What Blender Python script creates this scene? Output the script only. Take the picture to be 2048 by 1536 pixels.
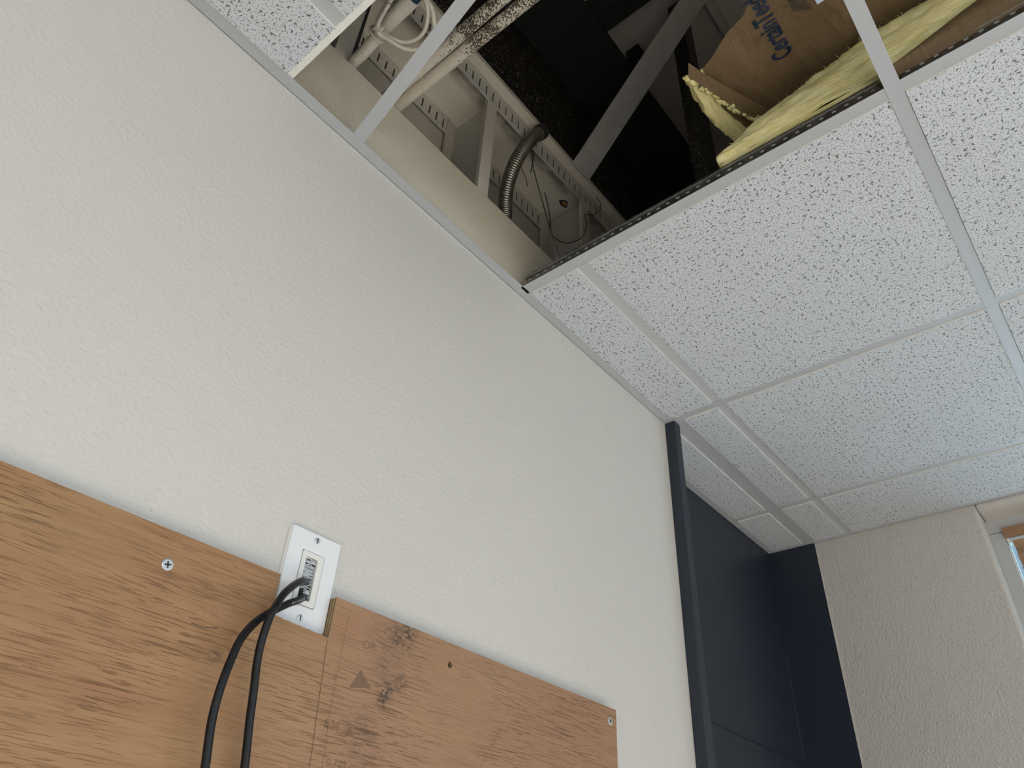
import bpy, math, random
from mathutils import Vector, Matrix, noise as mnoise
random.seed(7)
for o in list(bpy.data.objects): bpy.data.objects.remove(o)
S = bpy.context.scene
COL = S.collection
H = 2.6                      # height of the suspended ceiling above the floor (m)
PI = math.pi

# ------------------------------------------------------------------ camera
cam_d = bpy.data.cameras.new('camera'); cam = bpy.data.objects.new('camera', cam_d); COL.objects.link(cam)
R0 = Vector((0.63781358, -0.76859842, 0.04950051)); R1 = Vector((0.48889071, 0.35436307, -0.79712777)); R2 = Vector((0.59512999, 0.53261926, 0.60177821))
m = Matrix.Identity(4)
for i in range(3):
    m[i][0] = R0[i]; m[i][1] = -R1[i]; m[i][2] = -R2[i]
m[0][3], m[1][3], m[2][3] = -0.8414, -0.7619, -1.1049 + H
cam.matrix_world = m
cam_d.sensor_fit = 'HORIZONTAL'; cam_d.sensor_width = 36.0; cam_d.lens = 1467.82 / 2048 * 36.0
cam_d.clip_start = 0.02
S.camera = cam

# ------------------------------------------------------------------ world, lights, exposure
W = bpy.data.worlds.new('sky'); S.world = W; W.use_nodes = True
bg = W.node_tree.nodes['Background']; bg.inputs[0].default_value = (0.42, 0.60, 0.75, 1); bg.inputs[1].default_value = 0.6
def area(name, loc, look, sx, sy, power, col, spread=180):
    d = bpy.data.lights.new(name, 'AREA'); d.shape = 'RECTANGLE'; d.size = sx; d.size_y = sy; d.energy = power; d.color = col; d.spread = math.radians(spread)
    o = bpy.data.objects.new(name, d); COL.objects.link(o); o.location = (loc[0], loc[1], loc[2] + H)
    o.rotation_euler = Vector(look).to_track_quat('-Z', 'Y').to_euler(); return o
area('daylight_right_window', (1.80, -1.15, -0.72), (-1, 0, -0.15), 1.15, 1.30, 20, (0.70, 0.90, 1.0))
area('daylight_front_windows', (-0.6, -4.40, -0.95), (0, 1, -0.55), 3.4, 1.3, 20, (0.77, 0.885, 1.0), 95)
area('daylight_left_windows', (-3.38, -2.3, -0.95), (1, 0, 0), 2.2, 1.3, 19, (1.0, 0.965, 0.91))
area('added_right_far_daylight', (1.80, -2.97, -0.95), (-1, 0.35, -0.35), 1.5, 1.38, 16, (0.78, 0.89, 1.0), 110)  # added lamp at an unseen second opening, brings cool light onto the wall
sd = bpy.data.lights.new('sun', 'SUN'); sd.energy = 25.0; sd.angle = math.radians(0.6); sd.color = (1.0, 0.965, 0.91)
so = bpy.data.objects.new('sun', sd); COL.objects.link(so); so.location = (-1.5, -9, 5)
so.rotation_euler = Vector((0.06, math.cos(math.radians(36)), -math.sin(math.radians(36)))).to_track_quat('-Z', 'Y').to_euler()
S.view_settings.view_transform = 'Standard'; S.view_settings.look = 'None'; S.view_settings.gamma = 1.0
S.view_settings.use_curve_mapping = False; S.view_settings.exposure = 0.32

# ------------------------------------------------------------------ materials
class NT:
    def __init__(s, m):
        m.use_nodes = True; s.t = m.node_tree; s.n = s.t.nodes; s.b = s.n['Principled BSDF']
    def node(s, typ, **kw):
        n = s.n.new(typ)
        for k, v in kw.items():
            setattr(n, k, v)
        return n
    def link(s, a, b): s.t.links.new(a, b)
    def pos(s):
        return s.node('ShaderNodeNewGeometry').outputs['Position']
    def obj(s): return s.node('ShaderNodeTexCoord').outputs['Object']
    def scale(s, v, sc):
        n = s.node('ShaderNodeMapping'); s.link(v, n.inputs[0]); n.inputs['Scale'].default_value = sc; return n.outputs[0]
    def math(s, op, a, b=None, c=None):
        n = s.node('ShaderNodeMath', operation=op)
        for i, x in enumerate((a, b, c)):
            if x is None: continue
            if isinstance(x, (int, float)): n.inputs[i].default_value = x
            else: s.link(x, n.inputs[i])
        return n.outputs[0]
    def noise(s, v, scale, detail=3.0, rough=0.55, dist=0.0):
        n = s.node('ShaderNodeTexNoise'); s.link(v, n.inputs['Vector']); n.inputs['Scale'].default_value = scale
        n.inputs['Detail'].default_value = detail; n.inputs['Roughness'].default_value = rough; n.inputs['Distortion'].default_value = dist
        return n.outputs[0]
    def vor(s, v, scale, dims='3D'):
        n = s.node('ShaderNodeTexVoronoi', voronoi_dimensions=dims); s.link(v, n.inputs['Vector']); n.inputs['Scale'].default_value = scale
        return n
    def rng(s, v, a, b, c=0.0, d=1.0, smooth=False):
        n = s.node('ShaderNodeMapRange'); n.clamp = True
        if smooth: n.interpolation_type = 'SMOOTHSTEP'
        s.link(v, n.inputs[0]); n.inputs[1].default_value = a; n.inputs[2].default_value = b; n.inputs[3].default_value = c; n.inputs[4].default_value = d
        return n.outputs[0]
    def mix(s, f, a, b):
        n = s.node('ShaderNodeMix', data_type='RGBA')
        for sock, x in ((n.inputs[0], f), (n.inputs[6], a), (n.inputs[7], b)):
            if isinstance(x, (int, float)): sock.default_value = x
            elif isinstance(x, tuple): sock.default_value = (x[0], x[1], x[2], 1)
            else: s.link(x, sock)
        return n.outputs[2]
    def sep(s, v):
        n = s.node('ShaderNodeSeparateXYZ'); s.link(v, n.inputs[0]); return n.outputs
    def comb(s, x, y, z):
        n = s.node('ShaderNodeCombineXYZ')
        for i, a in enumerate((x, y, z)):
            if isinstance(a, (int, float)): n.inputs[i].default_value = a
            else: s.link(a, n.inputs[i])
        return n.outputs[0]
    def col(s, c): s.link(c, s.b.inputs['Base Color'])
    def bump(s, h, dist, strength=1.0):
        n = s.node('ShaderNodeBump'); n.inputs['Strength'].default_value = strength; n.inputs['Distance'].default_value = dist
        s.link(h, n.inputs['Height']); s.link(n.outputs[0], s.b.inputs['Normal']); return n
M = {}
def mat(name, base, rough=0.6, metal=0.0, spec=0.5, fn=None):
    mt = bpy.data.materials.new(name); t = NT(mt)
    t.b.inputs['Base Color'].default_value = (*base, 1); t.b.inputs['Roughness'].default_value = rough
    t.b.inputs['Metallic'].default_value = metal; t.b.inputs['Specular IOR Level'].default_value = spec
    if fn: fn(t)
    M[name] = mt; return mt

def f_wall(base, amp):
    def f(t):
        p = t.pos()
        n1 = t.noise(p, 150, 2.0, 0.5); n2 = t.noise(p, 320, 2, 0.5)
        h = t.math('ADD', t.rng(n1, 0.40, 0.75, smooth=True), t.math('MULTIPLY', n2, 0.35))
        t.bump(h, amp, 1.0)
        big = t.noise(p, 2.2, 2)
        cc = t.mix(t.rng(big, 0.3, 0.7), tuple(c * 0.97 for c in base), base)
        t.col(t.mix(t.math('GREATER_THAN', t.sep(p)[2], H + 0.001), cc, (0.72, 0.645, 0.51)))
    return f
mat('wall_paint', (0.640, 0.612, 0.565), 0.62, fn=f_wall((0.640, 0.612, 0.565), 0.0005))
mat('wall_paint_beige', (0.58, 0.545, 0.50), 0.7, fn=f_wall((0.58, 0.545, 0.50), 0.0010))
def f_blue(t):
    p = t.pos(); n = t.noise(p, 160, 2); t.bump(n, 0.0003, 0.5)
mat('blue_paint', (0.0165, 0.0235, 0.037), 0.42, fn=f_blue)
def f_floor(t):
    p = t.pos(); n = t.noise(p, 220, 3); t.col(t.mix(t.rng(n, 0.3, 0.7), (0.37, 0.345, 0.315), (0.52, 0.49, 0.45))); t.bump(n, 0.004)
mat('carpet', (0.3, 0.25, 0.2), 0.95, fn=f_floor)
mat('grid_white', (0.45, 0.465, 0.485), 0.42)
def f_galv(t):
    p = t.pos(); v = t.vor(p, 120).outputs['Color']; s = t.sep(v)[0]
    t.col(t.mix(s, (0.16, 0.16, 0.155), (0.26, 0.26, 0.25))); t.link(t.rng(s, 0, 1, 0.28, 0.42), t.b.inputs['Roughness'])
mat('galvanised', (0.4, 0.4, 0.4), 0.35, 0.9, fn=f_galv)
mat('bulb_highlight', (0.62, 0.64, 0.66), 0.3, 0.6)  # highlight colour for the bright line along the tee bulb
mat('galvanised_dull', (0.62, 0.615, 0.58), 0.55, 0.2)
def f_tile(t):
    p = t.pos(); xyz = t.sep(p); p2 = t.comb(xyz[0], xyz[1], 0.0)
    def fiss(scale, off, lmin, lmax, wid):
        q = t.node('ShaderNodeVectorMath', operation='ADD'); t.link(p2, q.inputs[0]); q.inputs[1].default_value = off
        v = t.vor(q.outputs[0], scale, '2D'); c = t.sep(v.outputs['Color'])
        d = t.node('ShaderNodeVectorMath', operation='SUBTRACT'); t.link(q.outputs[0], d.inputs[0]); t.link(v.outputs['Position'], d.inputs[1])
        r = t.node('ShaderNodeVectorRotate', rotation_type='Z_AXIS'); t.link(d.outputs[0], r.inputs['Vector']); t.link(t.math('MULTIPLY', c[0], 6.283), r.inputs['Angle'])
        u = t.sep(r.outputs[0])
        wob = t.math('MULTIPLY', t.math('SUBTRACT', t.noise(q.outputs[0], 240, 1.0), 0.5), 0.0050)
        vv = t.math('ABSOLUTE', t.math('ADD', u[1], wob)); uu = t.math('ABSOLUTE', u[0])
        L = t.rng(c[1], 0.0, 1.0, lmin, lmax)
        a = t.rng(t.math('SUBTRACT', uu, L), -0.0004, 0.0004, 1.0, 0.0)
        wv = t.math('MULTIPLY', t.rng(c[2], 0, 1, 0.5, 1.0), wid)
        b = t.rng(t.math('SUBTRACT', vv, wv), -0.0003, 0.0003, 1.0, 0.0)
        return t.math('MULTIPLY', a, b)
    f1 = fiss(82, (0, 0, 0), -0.0026, 0.0040, 0.00090); f2 = fiss(70, (3.1, 1.7, 0), -0.0022, 0.0030, 0.00115)
    pv = t.vor(p2, 185, '2D'); pin = t.rng(pv.outputs['Distance'], 0.10, 0.16, 0.75, 0.0)
    msk = t.math('MAXIMUM', t.math('MAXIMUM', f1, f2), pin)
    stain = t.noise(p2, 3.0, 3)
    base = t.mix(t.rng(stain, 0.35, 0.75), (0.60, 0.63, 0.665), (0.575, 0.60, 0.62))
    t.col(t.mix(t.math('MULTIPLY', msk, 0.88), base, (0.085, 0.08, 0.072)))
    fine = t.math('MULTIPLY', t.noise(p, 500, 2), 0.12)
    t.bump(t.math('SUBTRACT', fine, msk), 0.0016, 0.9)
mat('tile_face', (0.7, 0.7, 0.69), 0.85, fn=f_tile)
def f_tedge(t):
    p = t.pos(); n = t.noise(p, 330, 3); t.col(t.mix(t.rng(n, 0.35, 0.7), (0.84, 0.82, 0.76), (0.90, 0.885, 0.84))); t.bump(n, 0.0015)
mat('tile_edge', (0.72, 0.70, 0.66), 0.9, fn=f_tedge)
mat('tile_groove', (0.48, 0.495, 0.51), 0.6)
def f_ply(t):
    p = t.pos()
    g = t.scale(p, (1.5, 1, 26)); n1 = t.noise(g, 2.2, 5, 0.6, 0.6)
    g2 = t.scale(p, (11, 1, 230)); n2 = t.noise(g2, 2.0, 3, 0.6, 0.8)
    big = t.noise(t.scale(p, (1, 1, 2.2)), 3.4, 3)
    xyz = t.sep(p)
    c1 = t.mix(t.rng(n1, 0.3, 0.72), (0.27, 0.145, 0.064), (0.39, 0.228, 0.110))
    tone = t.mix(t.rng(big, 0.35, 0.65), (0.36, 0.155, 0.068), (0.40, 0.235, 0.098))
    c2 = t.mix(0.38, c1, tone)
    c2 = t.mix(t.rng(xyz[0], -0.42, -0.25, 0.0, 0.42), c2, (0.355, 0.212, 0.137))
    crack_zone = t.rng(t.noise(p, 7.0, 2), 0.40, 0.62)
    crack = t.math('MULTIPLY', t.rng(n2, 0.55, 0.64), t.rng(crack_zone, 0, 1, 0.25, 1.0))
    c3 = t.mix(t.math('MULTIPLY', crack, 0.50), c2, (0.085, 0.043, 0.022))
    # black ink and mildew stains
    ink = None
    for (x, z, r, a) in ((-0.185, -0.787, 0.020, 0.95), (-0.205, -0.797, 0.026, 0.7), (-0.187, -0.806, 0.014, 0.8), (-0.212, -0.866, 0.020, 0.95), (-0.190, -0.852, 0.017, 0.75),
                      (-0.214, -0.880, 0.012, 0.9), (-0.230, -0.803, 0.030, 0.45), (-0.215, -0.835, 0.035, 0.40), (-0.235, -0.925, 0.045, 0.38), (-0.225, -0.965, 0.03, 0.4), (-0.446, -0.886, 0.012, 0.5)):
        d = t.node('ShaderNodeVectorMath', operation='DISTANCE'); t.link(p, d.inputs[0]); d.inputs[1].default_value = (x, -0.018, z + H)
        k = t.rng(d.outputs['Value'], r, r * 0.25, 0.0, a)
        ink = k if ink is None else t.math('MAXIMUM', ink, k)
    brk = t.rng(t.noise(t.scale(p, (2.2, 1, 4.0)), 75, 3, 0.7), 0.38, 0.52)
    brk2 = t.rng(t.noise(t.scale(p, (2.2, 1, 4.0)), 20, 3, 0.7), 0.33, 0.50)
    c4 = t.mix(t.math('MULTIPLY', t.math('MULTIPLY', ink, brk), brk2), c3, (0.028, 0.024, 0.022))
    t.col(c4)
    t.bump(t.math('SUBTRACT', t.math('MULTIPLY', n1, 0.3), crack), 0.0012, 0.7)
mat('plywood', (0.38, 0.22, 0.12), 0.6, fn=f_ply)
def f_plyedge(t):
    p = t.sep(t.pos()); k = t.math('SINE', t.math('MULTIPLY', p[1], 1300.0))
    n = t.noise(t.pos(), 120, 3)
    t.col(t.mix(t.rng(t.math('ADD', k, t.math('MULTIPLY', n, 0.8)), -0.5, 1.0), (0.16, 0.09, 0.035), (0.40, 0.29, 0.16)))
mat('plywood_edge', (0.3, 0.2, 0.1), 0.8, fn=f_plyedge)
mat('pencil', (0.12, 0.075, 0.05), 0.9)
mat('faint_ink', (0.205, 0.118, 0.072), 0.9)
mat('plate_white', (0.80, 0.81, 0.82), 0.30)
mat('insert_white', (0.78, 0.77, 0.73), 0.35)
mat('dark_gap', (0.03, 0.03, 0.03), 0.9)
def f_bris(t):
    p = t.scale(t.pos(), (20, 1, 700)); n = t.noise(p, 1.0, 2); t.col(t.mix(n, (0.42, 0.46, 0.50), (0.9, 0.93, 0.95)))
mat('bristle', (0.8, 0.83, 0.86), 0.35, fn=f_bris)
mat('zinc', (0.72, 0.74, 0.76), 0.3, 0.75)
mat('screw_recess', (0.05, 0.055, 0.065), 0.6, 0.3)
def f_cable(t):
    n = t.noise(t.pos(), 90, 2); t.bump(n, 0.0015, 0.6)
mat('black_cable', (0.006, 0.006, 0.0075), 0.40, spec=0.3, fn=f_cable)
mat('cable_print', (0.45, 0.46, 0.47), 0.6)
def f_overpaint(base, amp):
    def f(t):
        p = t.pos(); n = t.noise(p, 140, 3, 0.6); t.bump(n, amp, 0.8)
        t.col(t.mix(t.rng(t.noise(p, 9, 3), 0.35, 0.7), tuple(c * 0.86 for c in base), base))
    return f
mat('painted_steel', (0.78, 0.725, 0.62), 0.7, fn=f_overpaint((0.78, 0.725, 0.62), 0.0008))
mat('painted_pipe', (0.76, 0.71, 0.61), 0.75, fn=f_overpaint((0.76, 0.71, 0.61), 0.004))
mat('painted_cord', (0.76, 0.71, 0.61), 0.75, fn=f_overpaint((0.76, 0.71, 0.61), 0.002))
def f_track(t):
    p = t.pos(); n = t.noise(p, 30, 4, 0.65); n2 = t.noise(p, 190, 2)
    t.col(t.mix(t.rng(n, 0.46, 0.6), (0.76, 0.715, 0.625), (0.64, 0.62, 0.58))); t.bump(n2, 0.0006, 0.6)
mat('track_steel', (0.48, 0.44, 0.38), 0.6, fn=f_track)
def f_under(t):     # track underside: beige overspray with noise-broken dark brown patches towards the front leg
    p = t.pos(); n = t.noise(t.scale(p, (1, 2.4, 1)), 16, 3, 0.6); n2 = t.noise(p, 90, 3)
    w = t.math('MULTIPLY', t.rng(t.sep(p)[1], 0.085, 0.035, 0.0, 1.0), t.rng(n, 0.36, 0.56))
    t.col(t.mix(t.math('MULTIPLY', w, 0.9), (0.78, 0.725, 0.62), (0.15, 0.12, 0.09))); t.bump(n2, 0.001, 0.5)
mat('track_underside', (0.48, 0.44, 0.38), 0.75, fn=f_under)
def f_rearwall(t):
    p = t.pos(); n = t.noise(p, 14, 3); t.col(t.mix(t.rng(n, 0.3, 0.7), (0.62, 0.57, 0.48), (0.72, 0.67, 0.58)))
mat('rear_board', (0.42, 0.38, 0.32), 0.85, fn=f_rearwall)
def f_speck(dark, light, dens, yramp, strip):
    def f(t):
        p = t.pos(); xyz = t.sep(p)
        v = t.vor(p, 150); c = t.sep(v.outputs['Color'])
        v2 = t.vor(p, 290); c2 = t.sep(v2.outputs['Color'])
        fall = t.rng(xyz['xyz'.index(yramp[0])], yramp[1], yramp[2], dens, 0.012) if yramp else None
        th = t.math('SUBTRACT', 1.0, fall) if yramp else 1.0 - dens
        k = t.math('MULTIPLY', t.math('GREATER_THAN', c[0], th), t.rng(v.outputs['Distance'], 0.20, 0.34, 1.0, 0.0))
        k2 = t.math('MULTIPLY', t.math('GREATER_THAN', c2[1], th), t.rng(v2.outputs['Distance'], 0.22, 0.4, 0.7, 0.0))
        k = t.math('MAXIMUM', k, k2)
        rust = t.noise(p, 8, 3)
        d = t.mix(t.rng(rust, 0.4, 0.7), dark, tuple(c * k for c, k in zip(dark, (1.5, 1.3, 1.1)))) if dark[0] < 0.1 else t.mix(t.rng(rust, 0.35, 0.7), tuple(c * 0.8 for c in dark), dark)
        out = t.mix(k, d, light)
        if strip is not None:
            e = t.math('ADD', xyz[1], t.math('MULTIPLY', t.math('SUBTRACT', t.noise(p, 60, 3), 0.5), 0.012))
            e = t.math('ADD', e, t.math('MULTIPLY', xyz[0], -0.014))
            out = t.mix(t.rng(e, strip - 0.0015, strip + 0.0015), out, (0.78, 0.725, 0.62))
        t.col(out)
    return f
mat('beam_black', (0.012, 0.011, 0.01), 0.75, spec=0.2, fn=f_speck((0.026, 0.0225, 0.018), (0.70, 0.66, 0.60), 0.46, ('z', H + 0.64, H + 1.30), None))
mat('brace_grey', (0.2, 0.2, 0.19), 0.6, fn=f_speck((0.60, 0.59, 0.56), (0.85, 0.83, 0.78), 0.22, ('y', 0.0, -0.45), None))
mat('hanger_dark', (0.03, 0.03, 0.03), 0.6, fn=f_speck((0.035, 0.033, 0.03), (0.5, 0.48, 0.44), 0.2, None, None))
mat('roof_deck', (0.72, 0.68, 0.63), 0.7)
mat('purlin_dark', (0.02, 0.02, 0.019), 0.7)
def f_pipespeck(t):
    p = t.pos(); y = t.sep(p)[1]
    n = t.noise(p, 300, 2, 0.6); n2 = t.noise(p, 45, 3, 0.6)
    v = t.math('ADD', n, t.math('MULTIPLY', t.math('SUBTRACT', n2, 0.5), 0.55))
    th = t.rng(y, -0.13, -0.21, -0.22, 0.0)
    k = t.rng(t.math('SUBTRACT', v, th), 0.485, 0.53)
    t.col(t.mix(k, (0.075, 0.055, 0.035), (0.62, 0.57, 0.48))); t.bump(n, 0.0025, 0.6)
mat('speckled_pipe', (0.4, 0.36, 0.3), 0.75, fn=f_pipespeck)
def f_kraft(t):
    p = t.pos(); n = t.noise(t.scale(p, (22, 60, 20)), 1.0, 4, 0.55, 1.2); n2 = t.noise(p, 160, 3)
    t.col(t.mix(t.rng(n2, 0.3, 0.7), (0.140, 0.091, 0.042), (0.17, 0.112, 0.053))); t.bump(t.math('ADD', n, t.math('MULTIPLY', n2, 0.06)), 0.006, 0.6)
mat('kraft_paper', (0.34, 0.225, 0.115), 0.65, fn=f_kraft)
mat('kraft_ink', (0.004, 0.016, 0.05), 0.5)
mat('kraft_black', (0.03, 0.025, 0.02), 0.6)
def f_fib(axis):
    sc = (90, 9, 130) if axis == 'y' else (9, 90, 130)
    def f(t):
        p = t.pos(); n = t.noise(t.scale(p, sc), 1.3, 5, 0.65, 0.8); n2 = t.noise(p, 420, 3)
        c = t.mix(t.rng(n, 0.32, 0.68), (0.74, 0.64, 0.22), (0.93, 0.88, 0.54))
        t.col(c); t.bump(t.math('ADD', n, t.math('MULTIPLY', n2, 0.25)), 0.005, 0.7)
    return f
mat('fibreglass', (0.75, 0.68, 0.3), 0.95, spec=0.1, fn=f_fib('y'))
mat('fibreglass_x', (0.75, 0.68, 0.3), 0.95, spec=0.1, fn=f_fib('x'))
mat('asphalt_mottle', (0.10, 0.095, 0.06), 0.8)
mat('flex_steel', (0.40, 0.385, 0.33), 0.38, 0.9)
mat('connector_dark', (0.10, 0.10, 0.10), 0.45, 0.8)
mat('wire', (0.12, 0.115, 0.10), 0.4, 0.85)
mat('wire_bright', (0.6, 0.6, 0.58), 0.3, 0.9)
mat('black_plastic', (0.012, 0.012, 0.012), 0.35)
mat('blue_plastic', (0.02, 0.05, 0.13), 0.4)
mat('pale_blue_card', (0.52, 0.64, 0.80), 0.6)
mat('orange_wood', (0.45, 0.24, 0.08), 0.8)
mat('frame_aluminium', (0.50, 0.505, 0.505), 0.45)
mat('gasket_dark', (0.06, 0.065, 0.06), 0.7)
def f_blind(t):
    n = t.noise(t.scale(t.pos(), (60, 6, 60)), 1.0, 3); t.col(t.mix(n, (0.24, 0.135, 0.07), (0.36, 0.21, 0.11)))
mat('blind_wood', (0.3, 0.17, 0.09), 0.5, fn=f_blind)
mat('white_plastic', (0.82, 0.86, 0.84), 0.35)
mat('caulk', (0.62, 0.575, 0.51), 0.7)
g = mat('window_glass', (0.85, 0.95, 1.0), 0.02); g.node_tree.nodes['Principled BSDF'].inputs['Transmission Weight'].default_value = 1.0
mat('far_foliage', (0.05, 0.10, 0.12), 0.9)

# ------------------------------------------------------------------ mesh helpers (all coordinates: x along the wall, y out of it, z from the ceiling plane)
class MB:
    def __init__(s): s.v = []; s.f = []; s.mi = []
    def add(s, vs, fs, mi=0):
        b = len(s.v); s.v += [tuple(v) for v in vs]
        for f in fs: s.f.append(tuple(i + b for i in f)); s.mi.append(mi)
        return s
    def box(s, x0, x1, y0, y1, z0, z1, mi=0):
        if x0 > x1: x0, x1 = x1, x0
        if y0 > y1: y0, y1 = y1, y0
        if z0 > z1: z0, z1 = z1, z0
        return s.add([(x0, y0, z0), (x1, y0, z0), (x1, y1, z0), (x0, y1, z0), (x0, y0, z1), (x1, y0, z1), (x1, y1, z1), (x0, y1, z1)],
                     [(0, 3, 2, 1), (4, 5, 6, 7), (0, 1, 5, 4), (1, 2, 6, 5), (2, 3, 7, 6), (3, 0, 4, 7)], mi)
    def sweep(s, a, b, prof, up=(0, 0, 1), mi=0):
        """profile [(side, up)] swept from a to b"""
        a = Vector(a); b = Vector(b); d = (b - a).normalized(); up = Vector(up); sd = d.cross(up).normalized(); u2 = sd.cross(d)
        n = len(prof); vs = [a + sd * p + u2 * q for p, q in prof] + [b + sd * p + u2 * q for p, q in prof]
        fs = [(i, (i + 1) % n, n + (i + 1) % n, n + i) for i in range(n)] + [tuple(range(n))[::-1], tuple(range(n, 2 * n))]
        return s.add(vs, fs, mi)
    def tube(s, pts, rad, seg=12, mi=0, cap=True):
        pts = [Vector(p) for p in pts]; n = len(pts)
        rads = rad if isinstance(rad, (list, tuple)) else [rad] * n
        t0 = (pts[1] - pts[0]).normalized(); ref = Vector((0, 0, 1)) if abs(t0.z) < 0.9 else Vector((1, 0, 0))
        nrm = (ref - t0 * ref.dot(t0)).normalized(); vs = []; s.frames = []
        for i in range(n):
            t = (pts[min(i + 1, n - 1)] - pts[max(i - 1, 0)]).normalized(); nrm = (nrm - t * nrm.dot(t)).normalized(); bn = t.cross(nrm)
            s.frames.append((pts[i], t, nrm, bn))
            for k in range(seg):
                a = 2 * PI * k / seg; vs.append(pts[i] + (nrm * math.cos(a) + bn * math.sin(a)) * rads[i])
        fs = [(i * seg + k, i * seg + (k + 1) % seg, (i + 1) * seg + (k + 1) % seg, (i + 1) * seg + k) for i in range(n - 1) for k in range(seg)]
        if cap: fs += [tuple(range(seg))[::-1], tuple(range((n - 1) * seg, n * seg))]
        return s.add(vs, fs, mi)
    def disc(s, c, axis, r, h, seg=24, mi=0):
        c = Vector(c); a = Vector(axis); return s.tube([c, c + a * h], r, seg, mi)
LOC = {}
def mk(name, mb, mats, parent=None, smooth=False, bevel=0.0, label=None, cat=None, group=None, kind=None):
    if isinstance(mats, str): mats = [mats]
    xs = [v[0] for v in mb.v]; ys = [v[1] for v in mb.v]; zs = [v[2] for v in mb.v]
    c = Vector(((min(xs) + max(xs)) / 2, (min(ys) + max(ys)) / 2, min(zs)))
    me = bpy.data.meshes.new(name); me.from_pydata([(v[0] - c.x, v[1] - c.y, v[2] - c.z) for v in mb.v], [], mb.f)
    for k in mats: me.materials.append(M[k])
    if len(mats) > 1: me.polygons.foreach_set('material_index', mb.mi)
    if smooth: me.polygons.foreach_set('use_smooth', [True] * len(me.polygons))
    me.update()
    o = bpy.data.objects.new(name, me); COL.objects.link(o); w = Vector((c.x, c.y, c.z + H)); LOC[o.name] = w
    if parent is not None: o.parent = parent; o.location = w - LOC[parent.name]
    else: o.location = w
    if bevel: b = o.modifiers.new('bevel', 'BEVEL'); b.width = bevel; b.segments = 2; b.limit_method = 'ANGLE'
    tag(o, label, cat, group, kind); return o
def tag(o, label=None, cat=None, group=None, kind=None):
    if label: o['label'] = label
    if cat: o['category'] = cat
    if group: o['group'] = group
    if kind: o['kind'] = kind
def thing(name, loc, label=None, cat=None, group=None, kind=None):
    o = bpy.data.objects.new(name, None); COL.objects.link(o); o.empty_display_size = 0.05
    w = Vector((loc[0], loc[1], loc[2] + H)); o.location = w; LOC[o.name] = w; tag(o, label, cat, group, kind); return o
def struct(name, mb, mats, label, cat='wall', parent=None, **kw):
    return mk(name, mb, mats, parent, label=label, cat=cat if parent is None else None, kind='structure' if parent is None else None, **kw)
def crom(pts, n=8):
    P = [Vector(p) for p in pts]; P = [P[0] * 2 - P[1]] + P + [P[-1] * 2 - P[-2]]; out = []
    for i in range(1, len(P) - 2):
        for k in range(n):
            t = k / n; a, b, c, d = P[i - 1], P[i], P[i + 1], P[i + 2]
            out.append(0.5 * ((2 * b) + (c - a) * t + (2 * a - 5 * b + 4 * c - d) * t * t + (3 * b - a - 3 * c + d) * t ** 3))
    out.append(P[-2]); return out
def plate2d(loops, depth, fmap, bevel=0.0, mb=None, mi=0, cyc=True):
    """flat plate with holes: loops in (u,v), mapped by fmap(u,v,w), w in 0..depth"""
    cu = bpy.data.curves.new('tmp', 'CURVE'); cu.dimensions = '2D'; cu.fill_mode = 'BOTH'
    cu.extrude = depth / 2 - bevel; cu.bevel_depth = bevel; cu.bevel_resolution = 2; cu.offset = -bevel
    for lp in loops:
        sp = cu.splines.new('POLY'); sp.points.add(len(lp) - 1); sp.use_cyclic_u = True
        for q, (a, b) in zip(sp.points, lp): q.co = (a, b, 0, 1)
    ob = bpy.data.objects.new('tmp', cu); COL.objects.link(ob); dg = bpy.context.evaluated_depsgraph_get()
    me = bpy.data.meshes.new_from_object(ob.evaluated_get(dg))
    mb = mb or MB(); mb.add([fmap(v.co.x, v.co.y, v.co.z + depth / 2) for v in me.vertices], [tuple(p.vertices) for p in me.polygons], mi)
    bpy.data.objects.remove(ob); bpy.data.curves.remove(cu); bpy.data.meshes.remove(me); return mb
def text2d(body, bold=0.0):
    cu = bpy.data.curves.new('tmp', 'FONT'); cu.body = body; cu.size = 1.0; cu.offset = bold; cu.resolution_u = 3
    ob = bpy.data.objects.new('tmp', cu); COL.objects.link(ob); dg = bpy.context.evaluated_depsgraph_get()
    me = bpy.data.meshes.new_from_object(ob.evaluated_get(dg)); vs = [(v.co.x, v.co.y) for v in me.vertices]; fs = [tuple(p.vertices) for p in me.polygons]
    bpy.data.objects.remove(ob); bpy.data.curves.remove(cu); bpy.data.meshes.remove(me)
    x0 = min(v[0] for v in vs); x1 = max(v[0] for v in vs); y1 = max(v[1] for v in vs); y0 = 0.0
    return [((a - x0) / (x1 - x0), b / y1) for a, b in vs], fs
def rrect(x0, x1, y0, y1, r, n=5):
    out = []
    for cx, cy, a0 in ((x1 - r, y1 - r, 0), (x0 + r, y1 - r, 90), (x0 + r, y0 + r, 180), (x1 - r, y0 + r, 270)):
        for k in range(n + 1): a = math.radians(a0 + 90 * k / n); out.append((cx + r * math.cos(a), cy + r * math.sin(a)))
    return out
def circ(cx, cy, r, n=16): return [(cx + r * math.cos(2 * PI * k / n), cy + r * math.sin(2 * PI * k / n)) for k in range(n)]

# ------------------------------------------------------------------ main dimensions (from the ceiling plane)
XL, XA, XP, X1 = -3.2, 0.6224, 0.652, 1.5314        # room left, end of main wall, niche start, far wall
YF, YN = -4.2, 0.117                                # front wall, back of niche
ZF, ZW, ZR = -H, 0.202, 1.42                        # floor, top of drywall, roof deck
TW, SP = 0.0234, 0.6096                             # tee flange, module
YM = -0.7617                                        # main tee, edge nearest the wall

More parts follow.
